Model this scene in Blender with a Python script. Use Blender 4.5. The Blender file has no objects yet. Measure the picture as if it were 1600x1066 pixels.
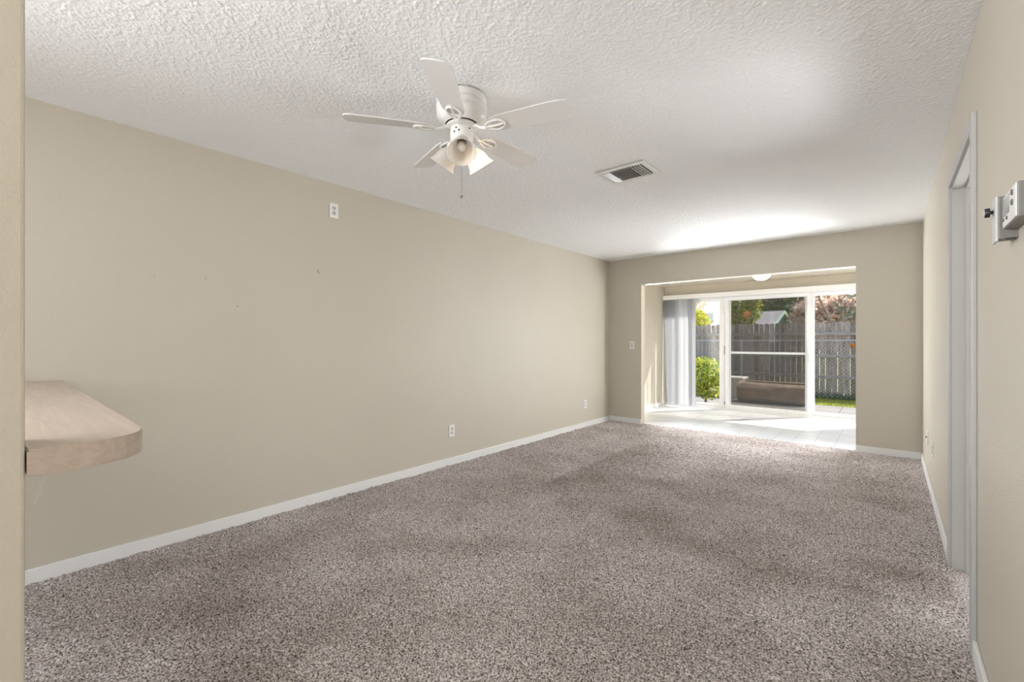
import bpy, bmesh, math, random
import numpy as np
from mathutils import Vector, Matrix
random.seed(7); np.random.seed(7)
S = bpy.context.scene
COL = S.collection
PI = math.pi

# ------------------------------------------------------------------ camera, world, sun, lights, exposure
cam_d = bpy.data.cameras.new('camera'); cam = bpy.data.objects.new('camera', cam_d); COL.objects.link(cam)
cam_d.sensor_width = 36; cam_d.lens = 695.4 / 1600 * 36; cam_d.clip_start = 0.02; cam_d.clip_end = 300
cam.location = (0, 0, 1.22); cam.rotation_euler = (PI / 2, 0, 0.7045)
S.camera = cam
S.view_settings.view_transform = 'Standard'; S.view_settings.look = 'None'
S.view_settings.gamma = 1; S.view_settings.use_curve_mapping = False
S.view_settings.exposure = 0.06

POWER = dict(sun=9.0, sky=0.34, kitchen_fill=18, kitchen_side=90, side_room=140, hall_fill=25, sunroom_fill=55, floor_fill=38, sunroom_side=70, dome=60.0, bulb=2.0, bulb_face=9.0)
W = bpy.data.worlds.new('sky'); S.world = W; W.use_nodes = True
wn = W.node_tree.nodes; wn.clear()
sky = wn.new('ShaderNodeTexSky'); sky.sky_type = 'NISHITA'; sky.sun_disc = False
sky.sun_elevation = math.radians(49); sky.sun_rotation = math.radians(38); sky.air_density = 1.0; sky.dust_density = 2.5
bg = wn.new('ShaderNodeBackground'); bg.inputs[1].default_value = POWER['sky']
wo = wn.new('ShaderNodeOutputWorld')
W.node_tree.links.new(sky.outputs[0], bg.inputs[0]); W.node_tree.links.new(bg.outputs[0], wo.inputs[0])

def lamp(name, kind, loc, d, energy, color=(1, 1, 1), **k):
    l = bpy.data.lights.new(name, kind); l.energy = energy; l.color = color
    for a, v in k.items(): setattr(l, a, v)
    o = bpy.data.objects.new(name, l); COL.objects.link(o); o.location = loc
    o.rotation_euler = Vector(d).to_track_quat('-Z', 'Y').to_euler()
    return o
EL = math.radians(49)
lamp('sun', 'SUN', (6, 16, 12), (-0.61 * math.cos(EL), -0.79 * math.cos(EL), -math.sin(EL)), POWER['sun'], (1, 0.95, 0.88), angle=0.009)
# added fill lamps, all out of view, that brighten the rooms beyond sun and sky
R_ = math.radians
lamp('kitchen_back_fill', 'AREA', (-2.345, -3.6, 1.7), (0.12, 1, 0.06), POWER['kitchen_fill'], (0.95, 0.98, 1.0), shape='RECTANGLE', size=0.2, size_y=1.2, spread=R_(90))  # added unseen lamp behind the viewer, lifts the far wall and ceiling
lamp('kitchen_side_fill', 'AREA', (-2.9, -1.9, 1.75), (1, 0.6, 0.12), POWER['kitchen_side'], (0.97, 0.98, 1.0), shape='RECTANGLE', size=2.0, size_y=1.2, spread=R_(100))  # added fill on the kitchen side, turned towards the right wall
lamp('side_room_fill', 'AREA', (2.2, 4.3, 0.2), (-1, -0.55, 0.6), POWER['side_room'], (0.97, 0.98, 1.0), shape='RECTANGLE', size=2.2, size_y=1.0)  # added lamp beyond the doorway, lights the ceiling and throws the fan's shadow
lamp('hall_fill', 'AREA', (-0.4, -3.1, 0.45), (0, 0, 1), POWER['hall_fill'], (0.98, 0.99, 1.0), shape='RECTANGLE', size=1.0, size_y=1.2)  # added lamp facing up to brighten the ceiling, no fixture belongs to it
lamp('sunroom_hidden_fill', 'AREA', (-0.03, 6.95, 1.25), (-0.55, -1, 0.0), POWER['sunroom_fill'], (0.96, 0.98, 1.0), shape='RECTANGLE', size=0.5, size_y=1.2, spread=R_(120))  # added lamp hidden behind the far wall, stands in for window light
lamp('sunroom_floor_fill', 'AREA', (-0.05, 7.7, 0.03), (-0.35, -0.45, 1), POWER['floor_fill'], (0.97, 0.985, 1.0), shape='RECTANGLE', size=0.45, size_y=1.5)  # added lamp at floor level, imitates light thrown up by sunlit tiles
lamp('sunroom_side_fill', 'AREA', (-3.12, 6.60, 1.25), (1, -0.6, 0.12), POWER['sunroom_side'], (0.96, 0.98, 1.0), shape='RECTANGLE', size=0.4, size_y=1.4, spread=R_(140))  # added lamp hidden behind the left jamb, brightens the right wall

# ------------------------------------------------------------------ materials
def mat(name, color, rough=0.5, bump=None, spec=0.5, metallic=0.0, vary=None):
    m = bpy.data.materials.new(name); m.use_nodes = True
    nt = m.node_tree; b = nt.nodes['Principled BSDF']
    b.inputs['Base Color'].default_value = (*color, 1); b.inputs['Roughness'].default_value = rough
    b.inputs['Metallic'].default_value = metallic; b.inputs['Specular IOR Level'].default_value = spec
    tc = nt.nodes.new('ShaderNodeTexCoord')
    if vary:
        sc, amt = vary
        n = nt.nodes.new('ShaderNodeTexNoise'); n.inputs['Scale'].default_value = sc; n.inputs['Detail'].default_value = 3
        nt.links.new(tc.outputs['Object'], n.inputs['Vector'])
        r = nt.nodes.new('ShaderNodeValToRGB')
        r.color_ramp.elements[0].position = 0.3; r.color_ramp.elements[1].position = 0.7
        r.color_ramp.elements[0].color = (*[c * (1 - amt) for c in color], 1)
        r.color_ramp.elements[1].color = (*[min(1, c * (1 + amt)) for c in color], 1)
        nt.links.new(n.outputs['Fac'], r.inputs['Fac']); nt.links.new(r.outputs[0], b.inputs['Base Color'])
    if bump:
        sc, st, dist = bump
        n = nt.nodes.new('ShaderNodeTexNoise'); n.inputs['Scale'].default_value = sc; n.inputs['Detail'].default_value = 2
        nt.links.new(tc.outputs['Object'], n.inputs['Vector'])
        bp = nt.nodes.new('ShaderNodeBump'); bp.inputs['Strength'].default_value = st; bp.inputs['Distance'].default_value = dist
        nt.links.new(n.outputs['Fac'], bp.inputs['Height']); nt.links.new(bp.outputs[0], b.inputs['Normal'])
    return m
WALLC = (0.565, 0.52, 0.438)
M = {}
M['wall'] = mat('wall_paint', WALLC, 0.5, (130, 0.6, 0.0028), 0.45, vary=(1.2, 0.015))
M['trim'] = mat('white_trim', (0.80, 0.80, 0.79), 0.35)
M['door_trim'] = mat('shaded_white_door_trim', (0.48, 0.475, 0.458), 0.4)  # white trim with the doorway's shade put into its colour
M['white'] = mat('white_plastic', (0.82, 0.82, 0.80), 0.35)
M['vinyl'] = mat('white_vinyl', (0.85, 0.86, 0.88), 0.35)
M['enamel'] = mat('white_enamel', (0.78, 0.77, 0.75), 0.3)
M['blade'] = mat('white_blade', (0.72, 0.71, 0.69), 0.45)
M['dark'] = mat('dark_slot', (0.03, 0.028, 0.025), 0.6)
M['black'] = mat('black_plastic', (0.015, 0.015, 0.015), 0.4)
M['grey'] = mat('grey_plastic', (0.14, 0.135, 0.13), 0.5)
M['greymetal'] = mat('grey_metal', (0.21, 0.20, 0.182), 0.45)
M['lightgrey'] = mat('light_grey', (0.6, 0.6, 0.59), 0.5)
M['lcd'] = mat('lcd', (0.30, 0.32, 0.29), 0.15)
M['brass'] = mat('worn_brass', (0.35, 0.24, 0.14), 0.4, metallic=0.7)
M['socket'] = mat('socket_face', (0.60, 0.60, 0.57), 0.5)
M['tan'] = mat('tan_carpet_back', (0.34, 0.265, 0.195), 0.9, (60, 0.7, 0.02), 0.1, vary=(5, 0.25))
M['cream'] = mat('cream_paint', (0.75, 0.70, 0.62), 0.6, vary=(3, 0.05))
M['concrete'] = mat('patio_concrete', (0.23, 0.215, 0.20), 0.9, (40, 0.3, 0.004), 0.2, vary=(2.5, 0.10))
M['soil'] = mat('lawn_soil', (0.22, 0.25, 0.08), 1.0, (20, 0.5, 0.02), 0.1, vary=(3, 0.2))
M['roof'] = mat('grey_shingle', (0.56, 0.53, 0.53), 0.9, (30, 0.5, 0.02), 0.1, vary=(8, 0.15))
M['teal'] = mat('teal_siding', (0.12, 0.20, 0.22), 0.7)
M['mint'] = mat('mint_trim', (0.62, 0.82, 0.74), 0.6)
M['galv'] = mat('galvanised_wire', (0.6, 0.61, 0.62), 0.4, metallic=0.4)
M['bark'] = mat('bark', (0.24, 0.19, 0.15), 0.9, (25, 0.8, 0.02), 0.1, vary=(6, 0.3))

def ceiling_mat():
    m = mat('popcorn_ceiling', (0.93, 0.94, 0.945), 0.95, None, 0.1)
    nt = m.node_tree; b = nt.nodes['Principled BSDF']; tc = nt.nodes.new('ShaderNodeTexCoord')
    v = nt.nodes.new('ShaderNodeTexVoronoi'); v.inputs['Scale'].default_value = 115; v.feature = 'SMOOTH_F1'
    n = nt.nodes.new('ShaderNodeTexNoise'); n.inputs['Scale'].default_value = 190; n.inputs['Detail'].default_value = 4; n.inputs['Roughness'].default_value = 0.7
    mx = nt.nodes.new('ShaderNodeMath'); mx.operation = 'SUBTRACT'
    nt.links.new(tc.outputs['Object'], v.inputs['Vector']); nt.links.new(tc.outputs['Object'], n.inputs['Vector'])
    nt.links.new(n.outputs['Fac'], mx.inputs[0]); nt.links.new(v.outputs['Distance'], mx.inputs[1])
    bp = nt.nodes.new('ShaderNodeBump'); bp.inputs['Strength'].default_value = 0.6; bp.inputs['Distance'].default_value = 0.004
    nt.links.new(mx.outputs[0], bp.inputs['Height']); nt.links.new(bp.outputs[0], b.inputs['Normal'])
    return m
M['ceiling'] = ceiling_mat()

def carpet_mat():
    m = bpy.data.materials.new('carpet_pile'); m.use_nodes = True
    nt = m.node_tree; b = nt.nodes['Principled BSDF']; L = nt.links.new
    b.inputs['Roughness'].default_value = 1.0; b.inputs['Specular IOR Level'].default_value = 0.05
    tc = nt.nodes.new('ShaderNodeTexCoord')
    n = nt.nodes.new('ShaderNodeTexNoise'); n.inputs['Scale'].default_value = 140; n.inputs['Detail'].default_value = 3; n.inputs['Roughness'].default_value = 0.65
    L(tc.outputs['Object'], n.inputs['Vector'])
    r = nt.nodes.new('ShaderNodeValToRGB'); e = r.color_ramp.elements
    e[0].position = 0.38; e[0].color = (0.085, 0.066, 0.057, 1)
    e[1].position = 0.63; e[1].color = (0.88, 0.815, 0.81, 1)
    k = e.new(0.50); k.color = (0.49, 0.435, 0.415, 1)
    L(n.outputs['Fac'], r.inputs['Fac'])
    at = nt.nodes.new('ShaderNodeAttribute'); at.attribute_name = 'wear'
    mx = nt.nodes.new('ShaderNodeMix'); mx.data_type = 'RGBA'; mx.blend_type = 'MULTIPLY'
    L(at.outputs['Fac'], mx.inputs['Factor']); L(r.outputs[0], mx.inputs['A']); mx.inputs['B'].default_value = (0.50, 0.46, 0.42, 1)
    L(mx.outputs['Result'], b.inputs['Base Color'])
    bp = nt.nodes.new('ShaderNodeBump'); bp.inputs['Strength'].default_value = 0.7; bp.inputs['Distance'].default_value = 0.006
    L(n.outputs['Fac'], bp.inputs['Height']); L(bp.outputs[0], b.inputs['Normal'])
    return m
M['carpet'] = carpet_mat()

def tile_mat():
    m = bpy.data.materials.new('white_tile'); m.use_nodes = True
    nt = m.node_tree; b = nt.nodes['Principled BSDF']; L = nt.links.new
    b.inputs['Roughness'].default_value = 0.28
    tc = nt.nodes.new('ShaderNodeTexCoord')
    br = nt.nodes.new('ShaderNodeTexBrick'); br.offset = 0; br.squash = 1
    br.inputs['Scale'].default_value = 1; br.inputs['Brick Width'].default_value = 0.206; br.inputs['Row Height'].default_value = 0.206
    br.inputs['Mortar Size'].default_value = 0.004; br.inputs['Mortar Smooth'].default_value = 0.3
    br.inputs['Color1'].default_value = (0.63, 0.65, 0.675, 1); br.inputs['Color2'].default_value = (0.57, 0.585, 0.61, 1)
    br.inputs['Mortar'].default_value = (0.40, 0.39, 0.37, 1)
    mp = nt.nodes.new('ShaderNodeMapping'); mp.inputs['Location'].default_value = (0.494, -6.2, 0)
    L(tc.outputs['Object'], mp.inputs['Vector']); L(mp.outputs[0], br.inputs['Vector']); L(br.outputs['Color'], b.inputs['Base Color'])
    return m
M['tile'] = tile_mat()

def wood_mat(name, c1, c2, scale, stretch, rough=0.5, island=0.0, ringdir=None):
    m = bpy.data.materials.new(name); m.use_nodes = True
    nt = m.node_tree; b = nt.nodes['Principled BSDF']; L = nt.links.new
    b.inputs['Roughness'].default_value = rough
    tc = nt.nodes.new('ShaderNodeTexCoord'); mp = nt.nodes.new('ShaderNodeMapping'); mp.inputs['Scale'].default_value = stretch
    n = nt.nodes.new('ShaderNodeTexNoise'); n.inputs['Scale'].default_value = scale; n.inputs['Detail'].default_value = 5; n.inputs['Distortion'].default_value = 1.2
    r = nt.nodes.new('ShaderNodeValToRGB'); r.color_ramp.elements[0].position = 0.32; r.color_ramp.elements[1].position = 0.68
    r.color_ramp.elements[0].color = (*c1, 1); r.color_ramp.elements[1].color = (*c2, 1)
    L(tc.outputs['Object'], mp.inputs['Vector']); L(mp.outputs[0], n.inputs['Vector']); L(n.outputs['Fac'], r.inputs['Fac'])
    if island:
        g = nt.nodes.new('ShaderNodeNewGeometry'); mr = nt.nodes.new('ShaderNodeMapRange')
        mr.inputs['To Min'].default_value = 1 - island; mr.inputs['To Max'].default_value = 1 + island
        L(g.outputs['Random Per Island'], mr.inputs['Value'])
        hs = nt.nodes.new('ShaderNodeHueSaturation'); L(mr.outputs[0], hs.inputs['Value']); L(r.outputs[0], hs.inputs['Color']); L(hs.outputs[0], b.inputs['Base Color'])
    else:
        L(r.outputs[0], b.inputs['Base Color'])
    return m
M['counter'] = wood_mat('bleached_wood_laminate', (0.44, 0.355, 0.29), (0.53, 0.44, 0.365), 3.5, (1.0, 14, 14), 0.32)
M['fence'] = wood_mat('weathered_fence_wood', (0.23, 0.175, 0.135), (0.55, 0.455, 0.38), 6, (5, 5, 0.7), 0.9, 0.3)
M['rail'] = wood_mat('weathered_rail_wood', (0.32, 0.27, 0.225), (0.58, 0.51, 0.445), 6, (0.7, 5, 5), 0.9)

def thin_mat(name, tcol, dcol, dfac, gloss=True):
    m = bpy.data.materials.new(name); m.use_nodes = True
    nt = m.node_tree; nt.nodes.clear(); L = nt.links.new
    o = nt.nodes.new('ShaderNodeOutputMaterial')
    t = nt.nodes.new('ShaderNodeBsdfTransparent'); t.inputs[0].default_value = (*tcol, 1)
    if gloss:
        g = nt.nodes.new('ShaderNodeBsdfGlossy'); g.inputs['Roughness'].default_value = 0.02
        lw = nt.nodes.new('ShaderNodeLayerWeight'); pw = nt.nodes.new('ShaderNodeMath'); pw.operation = 'POWER'; pw.inputs[1].default_value = 5
        ma = nt.nodes.new('ShaderNodeMath'); ma.operation = 'MULTIPLY_ADD'; ma.inputs[1].default_value = 0.9; ma.inputs[2].default_value = 0.025
        L(lw.outputs['Facing'], pw.inputs[0]); L(pw.outputs[0], ma.inputs[0])
        mx = nt.nodes.new('ShaderNodeMixShader'); L(ma.outputs[0], mx.inputs[0]); L(t.outputs[0], mx.inputs[1]); L(g.outputs[0], mx.inputs[2])
    else:
        d = nt.nodes.new('ShaderNodeBsdfDiffuse'); d.inputs[0].default_value = (*dcol, 1)
        mx = nt.nodes.new('ShaderNodeMixShader'); mx.inputs[0].default_value = dfac; L(t.outputs[0], mx.inputs[1]); L(d.outputs[0], mx.inputs[2])
    L(mx.outputs[0], o.inputs[0]); return m
M['glass'] = thin_mat('window_glass', (0.97, 0.98, 0.98), None, 0)
M['screen'] = thin_mat('insect_screen', (0.88, 0.86, 0.84), (0.085, 0.078, 0.072), 0.31, gloss=False)

def leaf_mat(name, c, tr=0.45):
    m = bpy.data.materials.new(name); m.use_nodes = True
    nt = m.node_tree; nt.nodes.clear(); L = nt.links.new
    o = nt.nodes.new('ShaderNodeOutputMaterial')
    g = nt.nodes.new('ShaderNodeNewGeometry'); mr = nt.nodes.new('ShaderNodeMapRange')
    mr.inputs['To Min'].default_value = 0.65; mr.inputs['To Max'].default_value = 1.35
    L(g.outputs['Random Per Island'], mr.inputs['Value'])
    hs = nt.nodes.new('ShaderNodeHueSaturation'); hs.inputs['Color'].default_value = (*c, 1); L(mr.outputs[0], hs.inputs['Value'])
    d = nt.nodes.new('ShaderNodeBsdfDiffuse'); t = nt.nodes.new('ShaderNodeBsdfTranslucent')
    L(hs.outputs[0], d.inputs[0]); L(hs.outputs[0], t.inputs[0])
    mx = nt.nodes.new('ShaderNodeMixShader'); mx.inputs[0].default_value = tr
    L(d.outputs[0], mx.inputs[1]); L(t.outputs[0], mx.inputs[2]); L(mx.outputs[0], o.inputs[0]); return m
M['l_yellow'] = leaf_mat('yellow_leaves', (0.62, 0.56, 0.07), 0.5)
M['l_lime'] = leaf_mat('lime_leaves', (0.42, 0.50, 0.06), 0.5)
M['l_green'] = leaf_mat('green_leaves', (0.13, 0.23, 0.06))
M['l_dark'] = leaf_mat('dark_leaves', (0.07, 0.12, 0.06))
M['l_dry'] = leaf_mat('dry_twigs', (0.78, 0.62, 0.50), 0.5)
M['l_orange'] = leaf_mat('orange_leaves', (0.75, 0.33, 0.05), 0.5)
M['l_blue'] = leaf_mat('grey_green_fronds', (0.17, 0.22, 0.16), 0.3)
M['grass'] = leaf_mat('grass_blades', (0.42, 0.46, 0.07), 0.5)
def frosted():
    m = bpy.data.materials.new('frosted_glass'); m.use_nodes = True
    nt = m.node_tree; nt.nodes.clear(); L = nt.links.new
    o = nt.nodes.new('ShaderNodeOutputMaterial'); d = nt.nodes.new('ShaderNodeBsdfPrincipled')
    d.inputs['Base Color'].default_value = (0.86, 0.83, 0.79, 1); d.inputs['Roughness'].default_value = 0.3
    t = nt.nodes.new('ShaderNodeBsdfTranslucent'); t.inputs[0].default_value = (0.9, 0.86, 0.8, 1)
    mx = nt.nodes.new('ShaderNodeMixShader'); mx.inputs[0].default_value = 0.5
    L(d.outputs[0], mx.inputs[1]); L(t.outputs[0], mx.inputs[2]); L(mx.outputs[0], o.inputs[0]); return m
M['frost'] = frosted()
M['vane'] = leaf_mat('vinyl_vane', (0.78, 0.79, 0.81), 0.35)
M['vane'].node_tree.nodes['Map Range'].inputs['To Min'].default_value = 0.93
M['vane'].node_tree.nodes['Map Range'].inputs['To Max'].default_value = 1.05
def emis(name, c, s):
    m = bpy.data.materials.new(name); m.use_nodes = True; b = m.node_tree.nodes['Principled BSDF']
    b.inputs['Base Color'].default_value = (*c, 1); b.inputs['Emission Color'].default_value = (*c, 1); b.inputs['Emission Strength'].default_value = s; return m
M['bulb_on'] = emis('lit_bulb', (1.0, 0.78, 0.50), POWER['bulb_face'])
M['bulb_off'] = mat('unlit_bulb', (0.85, 0.80, 0.74), 0.3)

# ------------------------------------------------------------------ mesh helpers
def box(bm, x0, x1, y0, y1, z0, z1, bev=0.0, mi=0):
    r = bmesh.ops.create_cube(bm, size=1)
    for v in r['verts']:
        v.co = Vector(((x0 + x1) / 2 + v.co.x * (x1 - x0), (y0 + y1) / 2 + v.co.y * (y1 - y0), (z0 + z1) / 2 + v.co.z * (z1 - z0)))
    fs = set(f for v in r['verts'] for f in v.link_faces)
    for f in fs: f.material_index = mi
    if bev > 0:
        es = list(set(e for v in r['verts'] for e in v.link_edges))
        bmesh.ops.bevel(bm, geom=es, offset=bev, segments=2, affect='EDGES', profile=0.5)
def B(*bxs, bev=0.0):
    bm = bmesh.new()
    for b in bxs: box(bm, *b, bev=bev)
    return bm
def tube(bm, pts, r, seg=8, cap=True):
    pts = [Vector(p) for p in pts]; rings = []
    rr = r if isinstance(r, (list, tuple)) else [r] * len(pts)
    for i, p in enumerate(pts):
        t = (pts[min(i + 1, len(pts) - 1)] - pts[max(i - 1, 0)]).normalized()
        a = Vector((0, 0, 1)) if abs(t.z) < 0.9 else Vector((1, 0, 0))
        u = t.cross(a).normalized(); w = t.cross(u)
        rings.append([bm.verts.new(p + (u * math.cos(2 * PI * k / seg) + w * math.sin(2 * PI * k / seg)) * rr[i]) for k in range(seg)])
    for a, b in zip(rings, rings[1:]):
        for k in range(seg): bm.faces.new((a[k], a[(k + 1) % seg], b[(k + 1) % seg], b[k]))
    if cap: bm.faces.new(rings[0][::-1]); bm.faces.new(rings[-1])
def lathe(bm, prof, seg=32, mtx=None, close=False):
    rings = []
    for r, z in prof:
        ring = []
        for k in range(seg):
            v = Vector((r * math.cos(2 * PI * k / seg), r * math.sin(2 * PI * k / seg), z))
            ring.append(bm.verts.new(mtx @ v if mtx else v))
        rings.append(ring)
    for a, b in zip(rings, rings[1:]):
        for k in range(seg): bm.faces.new((a[k], a[(k + 1) % seg], b[(k + 1) % seg], b[k]))
    if close: bm.faces.new(rings[0][::-1]); bm.faces.new(rings[-1])
def prism(bm, poly, h0, h1, f=lambda a, b, h: (a, b, h)):
    lo = [bm.verts.new(f(a, b, h0)) for a, b in poly]; hi = [bm.verts.new(f(a, b, h1)) for a, b in poly]
    n = len(poly); bm.faces.new(lo[::-1]); bm.faces.new(hi)
    for k in range(n): bm.faces.new((lo[k], lo[(k + 1) % n], hi[(k + 1) % n], hi[k]))
def obj(name, bm, m, parent=None, smooth=False, loc=None):
    bmesh.ops.recalc_face_normals(bm, faces=bm.faces[:])
    me = bpy.data.meshes.new(name); bm.to_mesh(me); bm.free()
    for x in (m if isinstance(m, (list, tuple)) else [m]): me.materials.append(M[x] if isinstance(x, str) else x)
    if smooth:
        for p in me.polygons: p.use_smooth = True
        if hasattr(me, 'set_sharp_from_angle'): me.set_sharp_from_angle(angle=math.radians(40))
    o = bpy.data.objects.new(name, me); COL.objects.link(o)
    if parent: o.parent = parent
    if loc: o.location = loc
    return o
def tag(o, label, cat=None, group=None, kind=None):
    o['label'] = label
    if cat: o['category'] = cat
    if group: o['group'] = group
    if kind: o['kind'] = kind
    return o
def thing(name, loc, label, cat, group=None, kind=None):
    o = bpy.data.objects.new(name, None); COL.objects.link(o); o.location = loc; o.empty_display_size = 0.1
    return tag(o, label, cat, group, kind)
def struct(name, bm, m, label, cat, smooth=False):
    return tag(obj(name, bm, m, None, smooth), label, cat, None, 'structure')

# ------------------------------------------------------------------ room dimensions
XL, XR, YF, H = -3.287, 0.253, 6.18, 2.44
OL, OR, OZ = -2.774, -0.289, 2.045          # wide opening to the sunroom
TW = 0.12; YW = 8.40                        # far wall thickness, sliding door plane
AH = 2.24                                   # sunroom ceiling
DY0, DY1, DZ = 2.50, 3.36, 2.05             # doorway in the right wall
BACK = -3.8

# ------------------------------------------------------------------ structure
wl = struct('wall_left', B((XL - TW, XL, BACK, YW + 0.12, -0.1, H)), 'wall', 'long beige textured wall on the left', 'wall')
bm = bmesh.new(); prism(bm, [(XL, 0), (OL, 0), (OL, OZ), (OR, OZ), (OR, 0), (XR, 0), (XR, H), (XL, H)], YF, YF + TW, lambda p, q, h: (p, h, q))
struct('wall_far', bm, 'wall', 'beige far wall around the wide opening to the sunroom', 'wall')
struct('wall_right', B((XR, XR + TW, BACK, DY0, -0.1, H), (XR, XR + TW, DY1, YW + 0.12, -0.1, H), (XR, XR + TW, DY0, DY1, DZ, H)), 'wall',
       'beige right wall with a doorway and thermostat', 'wall')
struct('wall_sunroom', B((XL, XR, YW - 0.02, YW + 0.12, 2.03, AH + 0.2)), 'wall', 'beige strip of wall above the sliding glass doors', 'wall')
struct('wall_back', B((XL, XR, BACK, BACK + 0.1, -0.1, 0.4), (XL, XR, BACK, BACK + 0.1, 2.2, H), (XL, XL + 0.2, BACK, BACK + 0.1, 0.4, 2.2), (XR - 0.2, XR, BACK, BACK + 0.1, 0.4, 2.2)), 'wall',
       'kitchen wall behind the viewer with a window opening', 'wall')
struct('ceiling_slab', B((XL - TW, XR + TW, BACK, YF + TW, H + 0.003, H + 0.12)), 'ceiling', 'flat ceiling slab above the popcorn finish', 'ceiling')
def blur(a, k):
    for ax in (0, 1):
        acc = np.zeros_like(a)
        for d in range(-k, k + 1): acc += np.roll(a, d, ax)
        a = acc / (2 * k + 1)
    return a
def grid_mesh(name, xs, ys, z, mtl, flip=False):
    nx, ny = len(xs), len(ys); X, Y = np.meshgrid(xs, ys)
    me = bpy.data.meshes.new(name)
    co = np.stack([X, Y, z], -1).reshape(-1, 3).astype(np.float32)
    idx = np.arange(nx * ny).reshape(ny, nx)
    q = np.stack([idx[:-1, :-1], idx[:-1, 1:], idx[1:, 1:], idx[1:, :-1]], -1).reshape(-1, 4)
    if flip: q = q[:, ::-1]
    q = np.ascontiguousarray(q)
    me.vertices.add(len(co)); me.vertices.foreach_set('co', co.ravel())
    me.loops.add(q.size); me.loops.foreach_set('vertex_index', q.ravel().astype(np.int32))
    me.polygons.add(len(q)); me.polygons.foreach_set('loop_start', np.arange(0, q.size, 4, dtype=np.int32))
    me.polygons.foreach_set('loop_total', np.full(len(q), 4, dtype=np.int32))
    me.polygons.foreach_set('use_smooth', np.ones(len(q), dtype=bool))
    me.update(); me.validate(); me.materials.append(M[mtl])
    o = bpy.data.objects.new(name, me); COL.objects.link(o)
    return o
def popcorn():
    s = 0.0043
    xs = np.linspace(XL, XR, int((XR - XL) / s)); ys = np.linspace(-0.3, YF, int((YF + 0.3) / s))
    rng = np.random.default_rng(11)
    f = blur(rng.standard_normal((len(ys), len(xs))), 1); f /= f.std()
    g = rng.standard_normal(f.shape)
    z = H - 0.0013 * np.clip(f + 0.25, 0, 1.6) - 0.0003 * g
    tag(grid_mesh('ceiling', xs, ys, z, 'ceiling', True), 'white popcorn textured ceiling', 'ceiling', None, 'structure')
popcorn()
struct('ceiling_kitchen', B((XL, XR, BACK, -0.3, H - 0.002, H + 0.003)), 'ceiling', 'ceiling behind the viewer', 'ceiling')
struct('ceiling_sunroom', B((XL, XR, YF + TW, YW + 0.02, AH, AH + 0.1)), 'wall', 'low sunroom ceiling behind the far wall', 'ceiling')
# partition end and half wall beside the viewer
bm = bmesh.new(); box(bm, -1.36, -1.221, -0.08, 0.044, 0, H, bev=0.006)
struct('wall_partition', bm, 'wall', 'near end of a beige partition wall at the left edge', 'wall', smooth=False)
struct('wall_half', B((-1.72, -1.36, -0.08, 0.044, 0, 0.965)), 'wall', 'beige half wall under the wooden bar counter', 'wall')
# side room through the doorway
struct('wall_side_room', B((3.2, 3.3, 1.2, 5.6, -0.1, H), (XR + TW, 3.2, 1.1, 1.2, -0.1, H), (XR + TW, 3.2, 5.6, 5.7, -0.1, H)), 'wall',
       'walls of the room beyond the doorway', 'wall')
struct('ceiling_side_room', B((XR + TW, 3.3, 1.1, 5.7, H, H + 0.1)), 'ceiling', 'ceiling of the room beyond the doorway', 'ceiling')
struct('floor_side_room', B((XR, 3.3, 1.1, 5.7, -0.1, 0.0)), 'carpet', 'carpet running through the doorway', 'floor')

# carpet with real pile relief
def carpet():
    x0, x1, y0, y1, s = XL, XR, 0.0, 6.22, 0.0075
    nx, ny = int((x1 - x0) / s) + 1, int((y1 - y0) / s) + 1
    xs = np.linspace(x0, x1, nx); ys = np.linspace(y0, y1, ny)
    rng = np.random.default_rng(3)
    a = rng.standard_normal((ny, nx)); f1 = blur(a, 1); f1 /= f1.std()
    f2 = blur(rng.standard_normal((ny, nx)), 5); f2 = blur(f2, 5); f2 /= f2.std()
    X, Y = np.meshgrid(xs, ys)
    z = 0.006 + 0.0032 * f1 + 0.0012 * f2
    # creases in the pile
    def seg_d(ax, ay, bx, by):
        dx, dy = bx - ax, by - ay; L2 = dx * dx + dy * dy
        t = np.clip(((X - ax) * dx + (Y - ay) * dy) / L2, 0, 1)
        px, py = X - ax - t * dx, Y - ay - t * dy
        return np.hypot(px, py), (px * dy - py * dx) / math.sqrt(L2), t
    wear = np.zeros_like(X)
    for (ax, ay, bx, by, dep, w) in CREASES:
        d, side, t = seg_d(ax, ay, bx, by)
        z += dep * np.exp(-(d / w) ** 2) * np.minimum(1, 6 * np.minimum(t, 1 - t) + 0.3)
    for (ax, ay, bx, by, w, amt) in SWATHS:       # one-sided brushed edges: sharp on one side, fading on the other
        d, side, t = seg_d(ax, ay, bx, by)
        sd = np.where(side > 0, side / w, -side / 0.05)
        wear += amt * np.exp(-sd ** 2) * (np.hypot(0, 0) + np.exp(-(np.maximum(d - np.abs(side), 0) / 0.15) ** 2))
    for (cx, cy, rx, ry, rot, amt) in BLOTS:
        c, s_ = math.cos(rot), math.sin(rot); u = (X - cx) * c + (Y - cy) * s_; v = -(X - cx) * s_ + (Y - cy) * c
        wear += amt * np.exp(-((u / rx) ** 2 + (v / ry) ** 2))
    big = blur(blur(rng.standard_normal((ny, nx)), 14), 14); big /= big.std()
    wear += 0.13 * big + 0.12
    wear = np.clip(wear, 0, 1)
    o = grid_mesh('floor', xs, ys, z, 'carpet'); me = o.data
    at = me.attributes.new('wear', 'FLOAT', 'POINT'); at.data.foreach_set('value', wear.ravel().astype(np.float32))
    tag(o, 'beige brown speckled pile carpet with brushed marks', 'carpet', None, 'structure')
CREASES = [(-1.42, 2.74, -1.363, 4.354, -0.005, 0.02), (-0.185, 4.642, 0.285, 4.575, -0.006, 0.02), (-0.02, 3.708, 0.262, 3.758, -0.006, 0.02)]
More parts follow.
